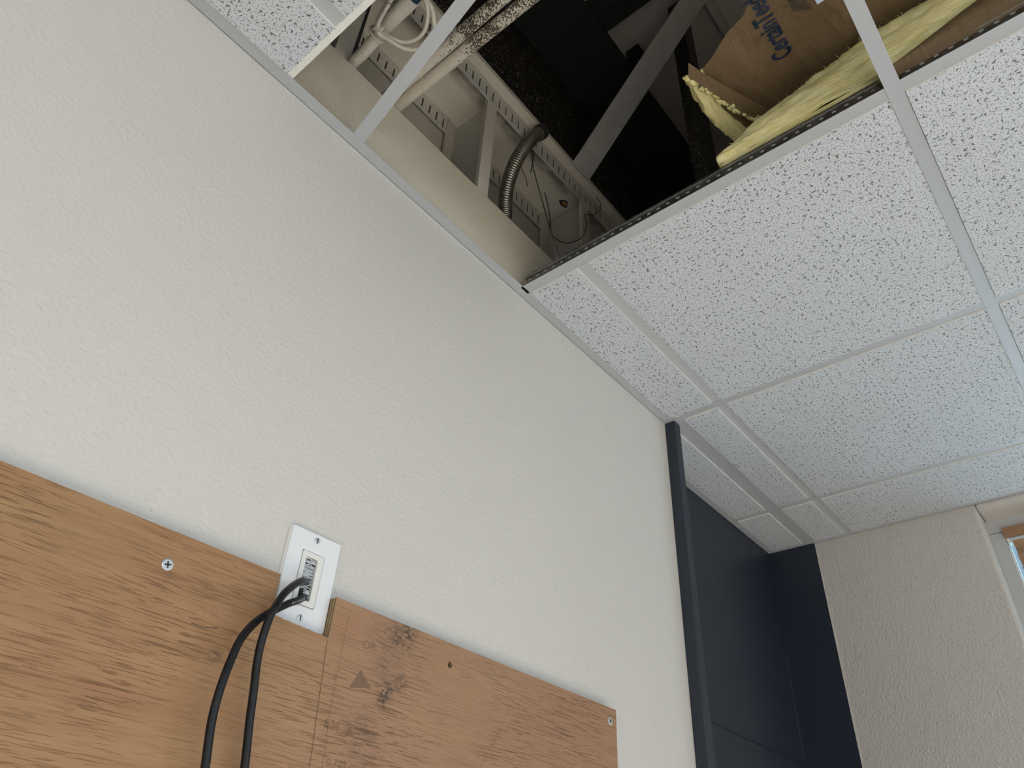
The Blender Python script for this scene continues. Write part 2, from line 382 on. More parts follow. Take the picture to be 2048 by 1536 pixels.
# ------------------------------------------------------------------ room shell
struct('wall_back', MB().box(XL, XA - 0.004, 0, 0.0125, ZF, ZW), 'wall_paint', 'off-white orange peel drywall behind the plywood board')
struct('trim_1', MB().box(XA - 0.004, XA, -0.0015, 0.0125, ZF, 0.0), 'caulk', 'thin beige caulked edge where the white wall ends', 'trim')
struct('trim_2', MB().box(XA, XP, -0.030, YN, ZF, -0.0008), 'blue_paint', 'dark blue painted upright jamb beside the white wall', 'trim', bevel=0.0025)
nb = struct('wall_niche_back', MB().box(XP, X1, YN, YN + 0.02, ZF, 0.03), 'blue_paint', 'dark blue painted back wall of the niche')
pts = []
for k in range(40):
    f = k / 39; pts.append((XP + 0.001 + f * (X1 - XP - 0.006), YN - 0.0005, -0.657 + 0.0035 * mnoise.noise(Vector((f * 9, 0, 0)))))
mk('paint_seam', MB().tube(pts, [0.0022 + 0.0022 * (k / 39) + 0.0012 * mnoise.noise(Vector((k * 0.7, 3, 0))) for k in range(40)], 8), 'blue_paint', nb, smooth=True)
mk('corner_seam', MB().tube([(X1 - 0.0042, YN, ZF + 0.02), (X1 - 0.0042, YN, -0.3)], 0.0012, 6), 'blue_paint', nb)
struct('wall_niche_end', MB().box(X1 - 0.004, X1 + 0.0, -0.042, YN, ZF, 0.03), 'blue_paint', 'dark blue painted end wall of the niche')
struct('trim_3', MB().box(X1 - 0.0025, X1, -0.0445, -0.042, ZF, 0.0), 'caulk', 'pale paint edge between blue niche and beige wall', 'trim')
WY0, WY1, WZ0, WZ1, WD = -0.527, -1.75, -0.014, -1.36, 0.107      # right window opening and reveal depth
struct('wall_right', MB().box(X1, X1 + 0.17, 0.40, WY0, ZF, ZR).box(X1, X1 + 0.17, WY1, -2.2, ZF, ZR).box(X1, X1 + 0.17, -3.75, YF, ZF, ZR).box(X1, X1 + 0.17, -2.2, -3.75, -0.25, ZR).box(X1, X1 + 0.17, -2.2, -3.75, ZF, -1.65).box(X1, X1 + 0.17, WY0, WY1, WZ0, ZR).box(X1, X1 + 0.17, WY0, WY1, ZF, WZ1),  # far opening is added and unseen, lets the extra cool light in
       'wall_paint_beige', 'beige textured wall holding the window with wooden blind', bevel=0.007)
struct('floor', MB().box(XL - 0.1, X1 + 0.17, YF - 0.1, 0.4, ZF - 0.05, ZF), 'carpet', 'brown carpet floor below the camera', 'floor')
FW = (-2.4, 1.1, -0.30, -1.65)
struct('wall_front', MB().box(XL, FW[0], YF, YF - 0.12, ZF, ZR).box(FW[1], X1, YF, YF - 0.12, ZF, ZR).box(FW[0], FW[1], YF, YF - 0.12, FW[2], ZR).box(FW[0], FW[1], YF, YF - 0.12, ZF, FW[3]),
       'wall_paint', 'white wall with wide window opening behind the camera')
LW = (-1.15, -3.45, -0.30, -1.65)
struct('wall_left', MB().box(XL, XL - 0.12, 0.40, LW[0], ZF, ZR).box(XL, XL - 0.12, LW[1], YF, ZF, ZR).box(XL, XL - 0.12, LW[0], LW[1], LW[2], ZR).box(XL, XL - 0.12, LW[0], LW[1], ZF, LW[3]),
       'wall_paint', 'white side wall with window opening out of view')
struct('wall_cavity_back', MB().box(XL, X1, 0.1725, 0.180, -0.35, 0.66), 'rear_board', 'beige board at the back of the stud cavity above ceiling')
struct('wall_plenum_light_block', MB().box(XL, X1, 0.30, 0.40, 0.5, ZR).box(XL, X1, 0.178, 0.40, 0.5, 0.6), 'purlin_dark', 'unseen dark slab added to shut outside light from the roof space')  # unseen slab added to stop outside light leaking in above the ceiling

# roof deck: ribbed sheet, dark purlins
rd = MB(); rd.box(XL, X1, YF, 0.40, ZR, ZR + 0.03)
deck = struct('roof_deck', rd, 'roof_deck', 'pale grey metal roof deck high in the dark roof space', 'roof')
yy = -0.415
while yy > -3.9:
    mk('deck_rib', MB().sweep((XL, yy, ZR - 0.012), (X1, yy, ZR - 0.012), [(-0.018, 0.012), (0.018, 0.012), (0.012, -0.012), (-0.012, -0.012)]), 'roof_deck', deck); yy -= 0.305

# ------------------------------------------------------------------ suspended ceiling
ceil = thing('ceiling', (-0.6, -2.0, 0.0), 'white suspended ceiling grid with pitted tiles, two tiles removed', 'ceiling', kind='structure')
FACE = -0.0032
def tile(x0, x1, y0, y1, groove=None, flip=None):
    mb = MB(); r = 0.0105
    mb.box(x0 - r, x1 + r, y0 + r, y1 - r, 0.0012, 0.0165, 1)
    segs = [(y0, y1)] if groove is None else [(y0, groove[0]), (groove[1], y1)]
    for a, b in segs:
        n0 = len(mb.f); mb.box(x0 + 0.0012, x1 - 0.0012, a - (0.0012 if a == y0 else 0), b + (0.0012 if b == y1 else 0), FACE, 0.0012, 2); mb.mi[n0] = 0
    if groove: mb.box(x0 + 0.0012, x1 - 0.0012, groove[0], groove[1], 0.0004, 0.0012, 3)
    return mk('tile', mb, ['tile_face', 'tile_edge', 'tile_edge', 'tile_groove'], ceil)
GR = (-0.1458, -0.1718)
tees_x = [k * SP for k in range(-5, 3)]                 # lower-x edge of each cross tee
rows = [(-0.0228, YM), (YM - TW, YM - TW - 1.1958), (YM - 2 * TW - 1.1958, YM - 2 * TW - 2 * 1.1958), (YM - 3 * TW - 2 * 1.1958, YF + 0.022)]
bays = [(XL + 0.022, tees_x[0])] + [(tees_x[i] + TW, tees_x[i + 1]) for i in range(7)] + [(tees_x[7] + TW, X1 - 0.0225)]
for ri, (y0, y1) in enumerate(rows):
    for bi, (x0, x1) in enumerate(bays):
        if abs(x0 - (-SP + TW)) < 0.01 and ri < 2: continue                # the opened bay, both sides of the main tee
        a = y0
        if ri == 0 and x0 > 0.6: a = -0.051
        gr = GR if ri == 0 else ((y0 + y1) / 2 + 0.013, (y0 + y1) / 2 - 0.013)
        if ri == 3: gr = None
        tile(x0, x1, a, y1, gr)
tile(XP + 0.001, 2 * SP, 0.0965, -0.0105); tile(2 * SP + TW, X1 - 0.0265, 0.0965, -0.0105)
# lifted gap: tile right of the main tee next to the second cross tee sits a little high (dark slit)
h = TW / 2
FL = [(-h, 0.0), (h, 0.0), (h, 0.0009), (-h, 0.0009)]
WEB = [(-0.0008, 0.0009), (0.0008, 0.0009), (0.0008, 0.030), (0.0032, 0.031), (0.0032, 0.038), (-0.0032, 0.038), (-0.0032, 0.031), (-0.0008, 0.030)]
def tee(name, a, b, marks=False, zoff=0.0, label=None):
    a = Vector(a) + Vector((0, 0, zoff)); b = Vector(b) + Vector((0, 0, zoff)); d = (b - a).normalized()
    f = mk(name, MB().sweep(a, b, FL), 'grid_white', ceil, label=label)
    w = MB().sweep(a + d * 0.004, b - d * 0.004, WEB)
    for s in (-1, 1):
        o = d.cross(Vector((0, 0, 1))) * (0.0030 * s); w.sweep(a + d * 0.004 + o + Vector((0, 0, 0.0318)), b - d * 0.004 + o + Vector((0, 0, 0.0318)), [(-0.0006, -0.0007), (0.0006, -0.0007), (0.0006, 0.0007), (-0.0006, 0.0007)], mi=2)  # strips stand in for the highlight on the bulb's lower edge
    if marks:
        L = (b - a).length; sd = d.cross(Vector((0, 0, 1))); n = int(L / 0.021)
        for k in range(n):
            for s in (-1, 1):
                c = a + d * (0.012 + k * 0.021) + sd * (0.0010 * s); w.sweep(c + Vector((0, 0, 0.0240)), c + d * 0.0065 + Vector((0, 0, 0.0240)), [(-0.0004, -0.0016), (0.0004, -0.0016), (0.0004, 0.0016), (-0.0004, 0.0016)], mi=1)
    mk('web', w, ['galvanised', 'grid_white', 'bulb_highlight'], f)
    return f
tee('main_tee', (XL + 0.02, YM - h, -0.0012), (X1 - 0.02, YM - h, -0.0012))
for k in (1, 2): tee('main_tee', (XL + 0.02, rows[k][1] - h, -0.0012), (X1 - 0.02, rows[k][1] - h, -0.0012))
for ri, (y0, y1) in enumerate(rows):
    for tx in tees_x:
        if ri < 2 and abs(tx + SP) < 0.01:
            if ri == 0: tee('cross_tee', (-0.4565, -0.018, 0.0005), (-0.598, YM + 0.001, 0.0005), label='loose white cross tee hanging askew across the opening')
            else: tee('cross_tee', (tx + h, y0, 0), (tx + h, y1, 0))
            continue
        e0 = y0 + 0.006 if ri == 0 else y0
        if ri == 0 and tx > 0.6: e0 = -0.0505
        tee('cross_tee', (tx + h, e0, 0), (tx + h, y1, 0), marks=abs(tx) < 0.01)
tee('cross_tee', (2 * SP + h, 0.097, 0), (2 * SP + h, -0.011, 0))
tee('edge_tee', (XP + 0.0005, -0.0225, 0.0), (X1 - 0.0265, -0.0225, 0.0))
mk('wall_angle', MB().box(XL, XA - 0.0045, -0.0225, -0.0002, 0.0, 0.0008).box(XL, XA - 0.0045, -0.0010, -0.0002, 0.0, 0.0225), 'grid_white', ceil)
mk('wall_angle', MB().box(XA - 0.0045, X1 - 0.0045, -0.0510, -0.0345, -0.0008, 0.0).box(XA - 0.0045, X1 - 0.0045, -0.0352, -0.0345, 0.0, 0.02), 'grid_white', ceil)
mk('wall_angle', MB().box(XA - 0.009, XP + 0.004, -0.0345, -0.0002, -0.0008, 0.0002), 'grid_white', ceil)
mk('wall_angle', MB().box(XP, X1 - 0.0045, 0.0955, YN - 0.0002, 0.0, 0.0008).box(XP, X1 - 0.0045, YN - 0.001, YN - 0.0002, 0, 0.02), 'grid_white', ceil)
mk('wall_angle', MB().box(X1 - 0.0228, X1 - 0.0003, YF, -0.045, 0.0, 0.0008).box(X1 - 0.001, X1 - 0.0003, YF, -0.045, 0.0, 0.02), 'grid_white', ceil)
mk('wall_angle', MB().box(X1 - 0.0270, X1 - 0.0043, -0.0345, YN - 0.02, 0.0, 0.0008), 'grid_white', ceil)

# ------------------------------------------------------------------ steel above the wall: slotted deflection track, studs, beam, brace, hanger
trk = thing('slotted_track', (0, 0.09, 0.567), 'beige overpainted slotted steel track running along the top of the studs', 'track')
def slots(x0, x1, phase, zc):
    out = []; k = math.ceil((x0 + 0.02 - phase) / 0.0254)
    while phase + k * 0.0254 < x1 - 0.02:
        cx = phase + k * 0.0254; out.append([(cx - 0.0022, zc - 0.0185), (cx + 0.0022, zc - 0.0185), (cx + 0.0022, zc + 0.0185), (cx - 0.0022, zc + 0.0185)]); k += 1
    return out
tx0, tx1 = -1.05, 1.05
rect = [(tx0, 0.567), (tx1, 0.567), (tx1, 0.638), (tx0, 0.638)]
mk('front_leg', plate2d([rect] + slots(tx0, tx1, -0.2185, 0.6005), 0.0012, lambda u, v, w: (u, 0.0115 + w, v)), 'track_steel', trk)
mk('rear_leg', plate2d([rect] + slots(tx0, tx1, -0.2185, 0.6005), 0.0012, lambda u, v, w: (u, 0.1652 - w, v)), 'track_steel', trk)
mk('track_web', MB().box(tx0, tx1, 0.0115, 0.1652, 0.638, 0.6393), 'track_underside', trk)
mk('slot_shade_strip', MB().box(tx0, tx1, 0.0128, 0.0131, 0.574, 0.6378), 'dark_gap', trk)  # dark strips added behind both legs so the slots look shaded
mk('slot_shade_strip', MB().box(tx0, tx1, 0.1656, 0.1700, 0.574, 0.6378), 'dark_gap', trk)
mk('knockout_hole', plate2d([[(0.289 + 0.016 * math.cos(a) * (1 + 0.25 * math.sin(3 * a)), 0.088 + 0.011 * math.sin(a)) for a in [2 * PI * k / 14 for k in range(14)]]], 0.0006, lambda u, v, w: (u, v, 0.6380 - w)), 'dark_gap', trk)
mk('wood_plug', plate2d([[(0.291 + 0.0095 * math.cos(a), 0.087 + 0.007 * math.sin(a) * (1 + 0.2 * math.cos(2 * a))) for a in [2 * PI * k / 12 for k in range(12)]]], 0.0012, lambda u, v, w: (u, v, 0.6375 - w)), 'orange_wood', trk, label='orange wood showing in the knockout hole')
mk('knockout_ring', MB().tube([(0.288 + 0.011 * math.cos(a), 0.153 + 0.009 * math.sin(a), 0.6375) for a in [2 * PI * k / 14 for k in range(15)]], 0.0012, 6), 'track_steel', trk)
for xs, lab in ((-0.9098, 'beige steel wall stud at the left end of the track'), (-0.5034, 'beige steel wall stud left of the looped cords'), (-0.097, 'beige steel wall stud left of the flexible conduit'),
                (0.3094, 'beige steel wall stud right of the flexible conduit by the hanger wires'), (0.7158, 'beige steel wall stud hidden above the intact tiles')):
    st = thing('wall_stud', (xs - 0.017, 0.09, -0.34), lab, 'stud', 'steel studs in the wall cavity')
    mk('web', MB().box(xs - 0.0012, xs, 0.0132, 0.1636, -0.34, 0.622), 'galvanised_dull', st)
    mk('front_flange', MB().box(xs - 0.0345, xs - 0.0012, 0.0132, 0.0144, -0.34, 0.622).box(xs - 0.0345, xs - 0.0333, 0.0144, 0.024, -0.34, 0.622), 'painted_steel', st)
    mk('rear_flange', MB().box(xs - 0.0345, xs - 0.0012, 0.1624, 0.1636, -0.34, 0.622).box(xs - 0.0345, xs - 0.0333, 0.153, 0.1624, -0.34, 0.622), 'painted_steel', st)
bm = thing('steel_beam', (0, 0.085, 0.64), 'black paint-flecked steel beam above the slotted track', 'beam')
mk('bottom_flange', MB().box(XL, X1, -0.0135, 0.19, 0.6396, 0.656), 'painted_steel', bm)
mk('beam_web', MB().box(XL, X1, 0.080, 0.092, 0.656, 1.25), 'beam_black', bm)
mk('top_flange', MB().box(XL, X1, -0.131, 0.295, 1.25, 1.27), 'purlin_dark', bm)
br = thing('brace_angle', (0.226, -0.016, 0.64), 'grey steel angle brace rising diagonally from the black beam', 'brace')
ba = Vector((0.226, -0.013, 0.636)); bd = Vector((0, -0.406, 0.475)).normalized(); bn = Vector((1, 0, 0)).cross(bd)
if bn.z > 0: bn = -bn
def brbox(x0, x1, n0, n1, l0, l1):
    vs = [ba + Vector((x, 0, 0)) + bd * l + bn * nn for l in (l0, l1) for nn in (n0, n1) for x in (x0, x1)]
    return vs, [(0, 1, 3, 2), (4, 6, 7, 5), (0, 4, 5, 1), (2, 3, 7, 6), (0, 2, 6, 4), (1, 5, 7, 3)]
mk('flat_leg', MB().add(*brbox(-0.038, 0.038, 0.0, 0.006, 0.0, 0.92)), 'brace_grey', br)
mk('upright_leg', MB().add(*brbox(0.032, 0.038, -0.075, 0.0, 0.10, 0.92)), 'purlin_dark', br)
hg = thing('hanger_angle', (0.32, -0.36, 0.25), 'dark paint-flecked upright steel angle beside the insulation', 'hanger')
mk('face_leg', MB().box(0.290, 0.352, -0.36, -0.355, 0.25, ZR - 0.001), 'hanger_dark', hg)
mk('side_leg', MB().box(0.347, 0.352, -0.355, -0.295, 0.25, ZR - 0.001), 'hanger_dark', hg)
pu = thing('roof_purlin', (0.19, -1.8, 1.27), 'black roof purlin crossing above the beam', 'purlin')
mk('purlin_face', MB().box(0.156, 0.222, -3.9, 0.29, 1.2705, 1.278), 'purlin_dark', pu)
mk('purlin_web', MB().box(0.156, 0.162, -3.9, 0.29, 1.278, ZR - 0.001), 'purlin_dark', pu)
mk('purlin_clip', MB().box(0.36, 0.46, -0.168, -0.120, 1.2705, 1.36), 'purlin_dark', pu)

# ------------------------------------------------------------------ pipes and cords in the opening
def pipe(name, pts, r, mt, lab, cat='pipe', group=None): return mk(name, MB().tube(crom(pts, 6), r, 18), mt, smooth=True, label=lab, cat=cat, group=group)
pA = thing('conduit_pipe', (-0.38, -0.4, 0.21), 'paint-flecked conduit pipe nearest the slotted track, ending over the wall top', 'pipe', 'flecked conduits over the wall top')
mk('pipe_body', MB().tube([(-0.381, 0.16 - 0.03 * k, 0.2255) for k in range(38)], 0.0128, 20), 'speckled_pipe', pA, smooth=True)
pB = thing('conduit_pipe', (-0.41, -0.4, 0.21), 'paint-flecked conduit pipe crossing behind the loose cross tee', 'pipe', 'flecked conduits over the wall top')
mk('pipe_body', MB().tube([(-0.4065 - 0.03 * max(0, 0.02 * k - 0.1), 0.10 - 0.03 * k, 0.2265) for k in range(36)], 0.0128, 20), 'speckled_pipe', pB, smooth=True)
pD = thing('upper_conduit', (-0.389, 0.0, 0.24), 'short beige painted conduit above the flecked pipes', 'pipe')
mk('pipe_body', MB().tube([(-0.392, 0.16, 0.2525), (-0.392, -0.135, 0.2525)], 0.0105, 18), 'painted_pipe', pD, smooth=True)
mk('coupling', MB().tube([(-0.392, -0.125, 0.2525), (-0.392, -0.155, 0.2525)], 0.0125, 18), 'painted_pipe', pD, smooth=True)
mk('strut_clip', MB().box(-0.405, -0.389, -0.205, -0.160, 0.242, 0.256), 'painted_steel', pD)
pC = thing('overpainted_conduit', (-0.5, -0.02, 0.21), 'rough beige painted conduit with looped cords around it', 'pipe')
mk('pipe_body', MB().tube([(-0.493, 0.16, 0.2245), (-0.499, -0.03, 0.2245), (-0.505, -0.078, 0.2245)], 0.0115, 18), 'painted_pipe', pC, smooth=True)
mk('coupling', MB().tube([(-0.505, -0.068, 0.2245), (-0.5095, -0.12, 0.2245), (-0.511, -0.172, 0.2245)], 0.0150, 20), 'painted_pipe', pC, smooth=True)
mk('blue_cap', MB().tube([(-0.511, -0.172, 0.2245), (-0.513, -0.205, 0.2245)], 0.0125, 18), 'blue_plastic', pC, smooth=True, label='dark blue plastic end of the conduit')
mk('pipe_strap', MB().tube([(-0.507 + 0.0165 * math.cos(a), -0.071, 0.2245 + 0.0165 * math.sin(a)) for a in [2 * PI * k / 16 for k in range(17)]], 0.0022, 6), 'painted_steel', pC)
L1 = [(-0.548, -0.190, 0.20), (-0.541, -0.156, 0.195), (-0.538, -0.128, 0.192), (-0.528, -0.102, 0.19), (-0.515, -0.096, 0.19), (-0.495, -0.106, 0.189), (-0.477, -0.116, 0.189), (-0.466, -0.135, 0.19), (-0.465, -0.157, 0.19), (-0.476, -0.179, 0.192), (-0.492, -0.194, 0.196), (-0.507, -0.198, 0.203)]
L2 = [(-0.541, -0.150, 0.183), (-0.530, -0.112, 0.181), (-0.517, -0.098, 0.181), (-0.494, -0.104, 0.182), (-0.473, -0.111, 0.182), (-0.457, -0.124, 0.183), (-0.449, -0.146, 0.184), (-0.455, -0.175, 0.186), (-0.471, -0.190, 0.19), (-0.487, -0.199, 0.196), (-0.501, -0.199, 0.203)]
cc = thing('looped_cord', (-0.5, -0.15, 0.18), 'beige overpainted cords looped around the rough conduit', 'cord')
mk('inner_loop', MB().tube(crom(L1, 6), 0.0038, 10), 'painted_cord', cc, smooth=True)
mk('outer_loop', MB().tube(crom(L2, 6), 0.0038, 10), 'painted_cord', cc, smooth=True)
tie = MB()
for k in range(4):
    c = Vector((-0.526 + 0.003 * k, -0.100 - 0.0015 * k, 0.186)); tie.tube([c + Vector((0.0085 * math.cos(a) * 0.45, 0.009 * math.sin(a) * 0.8, 0.011 * math.cos(a))) for a in [2 * PI * j / 12 for j in range(13)]], 0.0011, 6)
mk('wire_tie', tie, 'painted_cord', cc, smooth=True)
mk('flat_black_strap', MB().sweep((-0.4825, 0.055, -0.05), (-0.4895, 0.05, 0.60), [(-0.0075, -0.002), (0.0075, -0.002), (0.0075, 0.002), (-0.0075, 0.002)], up=(0, 1, 0)), 'black_plastic', label='flat black cable rising behind the rough conduit', cat='cable')
# flexible conduit
fp = crom([(0.022, 0.072, 0.17), (0.0165, 0.068, 0.235), (0.0148, 0.062, 0.3042), (0.002, 0.052, 0.350), (-0.010, 0.034, 0.395), (-0.014, 0.010, 0.448), (0.000, -0.010, 0.515), (0.021, -0.0150, 0.570), (0.0404, -0.0162, 0.606)], 30)
cum = [0.0]
for i in range(1, len(fp)): cum.append(cum[-1] + (fp[i] - fp[i - 1]).length)
def at_len(sv):
    for i in range(1, len(fp)):
        if cum[i] >= sv: f = (sv - cum[i - 1]) / (cum[i] - cum[i - 1]); return fp[i - 1].lerp(fp[i], f)
    return fp[-1]
fx = thing('flexible_conduit', (0.03, 0.07, 0.16), 'ribbed flexible metal conduit bending up into the black beam', 'conduit')
pitch = 0.0068; P = []; RR = []; sv = 0.0
while sv < cum[-1]:
    for q, r in ((0.0, 0.0146), (0.2, 0.0172), (0.5, 0.0178), (0.8, 0.0172)):
        if sv + q * pitch < cum[-1]: P.append(at_len(sv + q * pitch)); RR.append(r)
    sv += pitch
mk('ribbed_hose', MB().tube(P, RR, 24), 'flex_steel', fx, smooth=True)
e = fp[-1]; ed = (fp[-1] - fp[-3]).normalized()
mk('connector', MB().tube([e - ed * 0.020, e - ed * 0.001, e, e + ed * 0.012, e + ed * 0.0121, e + ed * 0.024], [0.0200, 0.0200, 0.0215, 0.0215, 0.0155, 0.0150], 24), 'connector_dark', fx, smooth=False, bevel=0.001)
# wires
def wire(pts, r, lab, mt='wire', n=8): return mk('tie_wire', MB().tube(crom(pts, n), r, 8), mt, smooth=True, label=lab, cat='wire', group='loose wires above the tee')
hw = thing('hanger_wire', (0.03, -0.09, 0.03), 'dark hanger wire tied to the grid tee below the flexible conduit', 'wire')
mk('wire_strand', MB().tube(crom([(0.060, 0.030, 0.60), (0.060, 0.014, 0.488), (0.058, -0.024, 0.317), (0.050, -0.052, 0.210), (0.030, -0.090, 0.090), (0.0125, -0.1065, 0.030)], 8), 0.0013, 8), 'wire', hw, smooth=True)
tw = []
for k in range(41):
    a = 2 * PI * k / 10; f = k / 40; base = Vector((0.0185, -0.101, 0.052)).lerp(Vector((0.0125, -0.107, 0.032)), f); tw.append(base + Vector((0.0040 * math.cos(a), 0.0030 * math.sin(a), 0.0025 * math.sin(a))))
mk('twist', MB().tube(tw, 0.0011, 6), 'wire_bright', hw, smooth=True)
mk('tie_loop', MB().tube(crom([(0.0155, -0.1035, 0.046), (0.036, -0.100, 0.085), (0.052, -0.070, 0.150), (0.046, -0.058, 0.190), (0.030, -0.078, 0.150), (0.014, -0.098, 0.085), (0.0125, -0.1065, 0.045)], 8), 0.0010, 6), 'wire_bright', hw, smooth=True)
wire([(0.066, 0.030, 0.606), (0.074, 0.030, 0.588), (0.070, 0.030, 0.545), (0.066, 0.030, 0.502)], 0.0013, 'short hooked wire dangling just below the flexible conduit')
wire([(0.062, 0.080, 0.6375), (0.072, 0.080, 0.606), (0.080, 0.080, 0.585), (0.104, 0.080, 0.555), (0.108, 0.080, 0.545), (0.112, 0.080, 0.531)], 0.0010, 'thin bent wire right of the flexible conduit in the cavity')
wire([(0.0903, 0.0, 0.4198), (0.0864, -0.015, 0.350), (0.0750, -0.033, 0.2713), (0.0590, -0.046, 0.2262)], 0.0014, 'straight light wire leaning in the cavity beside the hanger wire')
wire([(0.325, 0.0, 0.637), (0.350, 0.0, 0.662 - 0.03), (0.347, 0.0, 0.600), (0.310, 0.0, 0.540), (0.268, 0.0, 0.503), (0.279, 0.0, 0.474), (0.255, 0.0, 0.400), (0.209, 0.0, 0.339), (0.171, 0.0, 0.303), (0.134, 0.0, 0.291), (0.110, -0.005, 0.300), (0.102, -0.010, 0.315)], 0.0012, 'curling wire looping from the track to the hanger wire')

# ------------------------------------------------------------------ insulation
def fibre_grid(nu, nv, f, amp, freq, seed):
    vs = []
    for i in range(nu):
        for j in range(nv):
            p, n = f(i / (nu - 1), j / (nv - 1)); q = Vector((p[0] * freq[0], p[1] * freq[1], p[2] * freq[2])) + Vector((seed, 0, 0))
            d = mnoise.noise(q) * 0.6 + mnoise.noise(q * 2.3) * 0.3 + mnoise.noise(q * 5.1) * 0.16
            vs.append(Vector(p) + Vector(n) * d * amp)
    fs = [(i * nv + j, (i + 1) * nv + j, (i + 1) * nv + j + 1, i * nv + j + 1) for i in range(nu - 1) for j in range(nv - 1)]
    return vs, fs
def loopface(nu, nv): return [tuple(range(nv)), tuple(range((nu - 1) * nv, nu * nv))[::-1]]
# lower batt: its yellow edge stands behind the first cross tee
ins2 = thing('insulation_batt', (0.15, -0.85, 0.03), 'yellow fibreglass batt edge resting behind the tee by the opening', 'insulation')
def prof_b(v, y):
    t = (-0.478 - y)
    top = 0.060 + 0.055 * min(1, max(0, t / 0.10)) + 0.053 * min(1, max(0, (t - 0.1) / 0.20))
    zb = 0.042 + max(0.0, (-0.785 - y) * 0.30)
    P = [(0.004, zb), (-0.006, zb + 0.3 * (top - zb)), (-0.006, zb + 0.6 * (top - zb)), (0.000, zb + 0.88 * (top - zb)), (0.012, top), (0.08, top + 0.002), (0.32, top + 0.002), (0.32, zb), (0.10, zb), (0.004, zb)]
    w = [0, 0.16, 0.32, 0.46, 0.55, 0.66, 0.80, 0.86, 0.95, 1.0]
    for k in range(9):
        if v <= w[k + 1] + 1e-9:
            f = (v - w[k]) / (w[k + 1] - w[k]); a, b = P[k], P[k + 1]; return (a[0] + (b[0] - a[0]) * f, a[1] + (b[1] - a[1]) * f)
    return P[-1]
def fb(u, v):
    y = -0.482 - 0.86 * u; x, z = prof_b(v, y); x2, z2 = prof_b(min(1, v + 0.01), y); n = Vector((z - z2, 0, x2 - x)); n = Vector((-abs(n.x) - 0.3, 0, n.z)).normalized() if v < 0.55 else Vector((0, 0, 1 if v < 0.85 else 0))
    if u == 0: n = Vector((0, 1, 0))
    return (x, y, z), n
nu, nv = 150, 44
vs, fs = fibre_grid(nu, nv, fb, 0.009, (38, 20, 38), 1.0)
mk('fibre_body', MB().add(vs, fs + loopface(nu, nv)), 'fibreglass', ins2, smooth=True)
tr = MB(); rn = random.Random(3)
for k in range(110):
    y = -0.49 - 0.5 * rn.random(); x, z = prof_b(0.30 + 0.3 * rn.random(), y); p = Vector((x, y, z)); d = Vector((rn.uniform(-1, 0.1), rn.uniform(-1.6, 1.6), rn.uniform(-0.3, 1.0))).normalized()
    l = rn.uniform(0.003, 0.010); q = p + d * l * 0.5 + Vector((0, 0, rn.uniform(-0.002, 0.003))); tr.tube([p, q, p + d * l], [0.0005, 0.0004, 0.0002], 4)
mk('loose_fibres', tr, 'fibreglass', ins2, kind='stuff')
kl = []
ny = 26
for i in range(ny):
    y = -0.775 - 0.50 * i / (ny - 1); zt = 0.027 + max(0.0, (-0.785 - y) * 0.30); wv = 0.002 * mnoise.noise(Vector((y * 30, 1, 0)))
    kl.append([(0.026, y, 0.020), (0.012 + wv, y, 0.026), (-0.004 + wv, y, zt * 0.45 + 0.02), (-0.008 + wv, y, zt + 0.006), (-0.006 + wv, y, zt + 0.0075), (0.0, y, zt * 0.45 + 0.024), (0.015, y, 0.028), (0.028, y, 0.022)])
kb = MB(); kb.add([p for r in kl for p in r], [(i * 8 + j, i * 8 + (j + 1) % 8, (i + 1) * 8 + (j + 1) % 8, (i + 1) * 8 + j) for i in range(ny - 1) for j in range(8)] + [tuple(range(8)), tuple(range((ny - 1) * 8, ny * 8))[::-1]])
mk('kraft_facing', kb, 'kraft_paper', ins2, smooth=True, label='brown kraft paper under the yellow edge')
# upper batt: brown kraft face down over the opening
ins1 = thing('insulation_batt', (0.1, -0.8, 0.19), 'kraft faced insulation batt printed with blue lettering, brown side down', 'insulation')
def xleft(y):
    k = [(-0.50, -0.085), (-0.513, -0.088), (-0.549, -0.105), (-0.572, -0.121), (-0.619, -0.136), (-0.641, -0.151), (-0.70, -0.17), (-0.80, -0.19), (-1.2, -0.20)]
    for a, b in zip(k, k[1:]):
        if y >= b[0]: f = (a[0] - y) / (a[0] - b[0]); return a[1] + (b[1] - a[1]) * max(0, f)
    return -0.20
def wr(x, y):
    q = Vector((x * 16, y * 34, 0)); return 0.0040 * mnoise.noise(q) + 0.0024 * mnoise.noise(q * 2.4 + Vector((5, 0, 0))) + 0.003 * mnoise.noise(Vector((x * 6, y * 5, 2)))
nx, ny = 70, 90
top, bot = [], []
for i in range(nx):
    for j in range(ny):
        y = -0.503 - 0.62 * j / (ny - 1); x0 = xleft(y) + 0.0025 * mnoise.noise(Vector((y * 90, 0, 0))); x = x0 + (0.36 - x0) * (i / (nx - 1)) ** 1.3; z = 0.2 + wr(x, y)
        bot.append((x, y, z)); top.append((x, y, z + 0.0012))
fs = []
for i in range(nx - 1):
    for j in range(ny - 1):
        a = i * ny + j; q = (a, a + 1, a + ny + 1, a + ny); fs.append(q); o = nx * ny; fs.append(tuple(k + o for k in q[::-1]))
rim = [(i, 0) for i in range(nx)] + [(nx - 1, j) for j in range(1, ny)] + [(i, ny - 1) for i in range(nx - 2, -1, -1)] + [(0, j) for j in range(ny - 2, 0, -1)]
ids = [i * ny + j for i, j in rim]
for a, b in zip(ids, ids[1:] + ids[:1]): fs.append((b, a, a + nx * ny, b + nx * ny))
mk('kraft_facing', MB().add(bot + top, fs), 'kraft_paper', ins1, smooth=True, label='brown kraft paper facing with printed lettering')
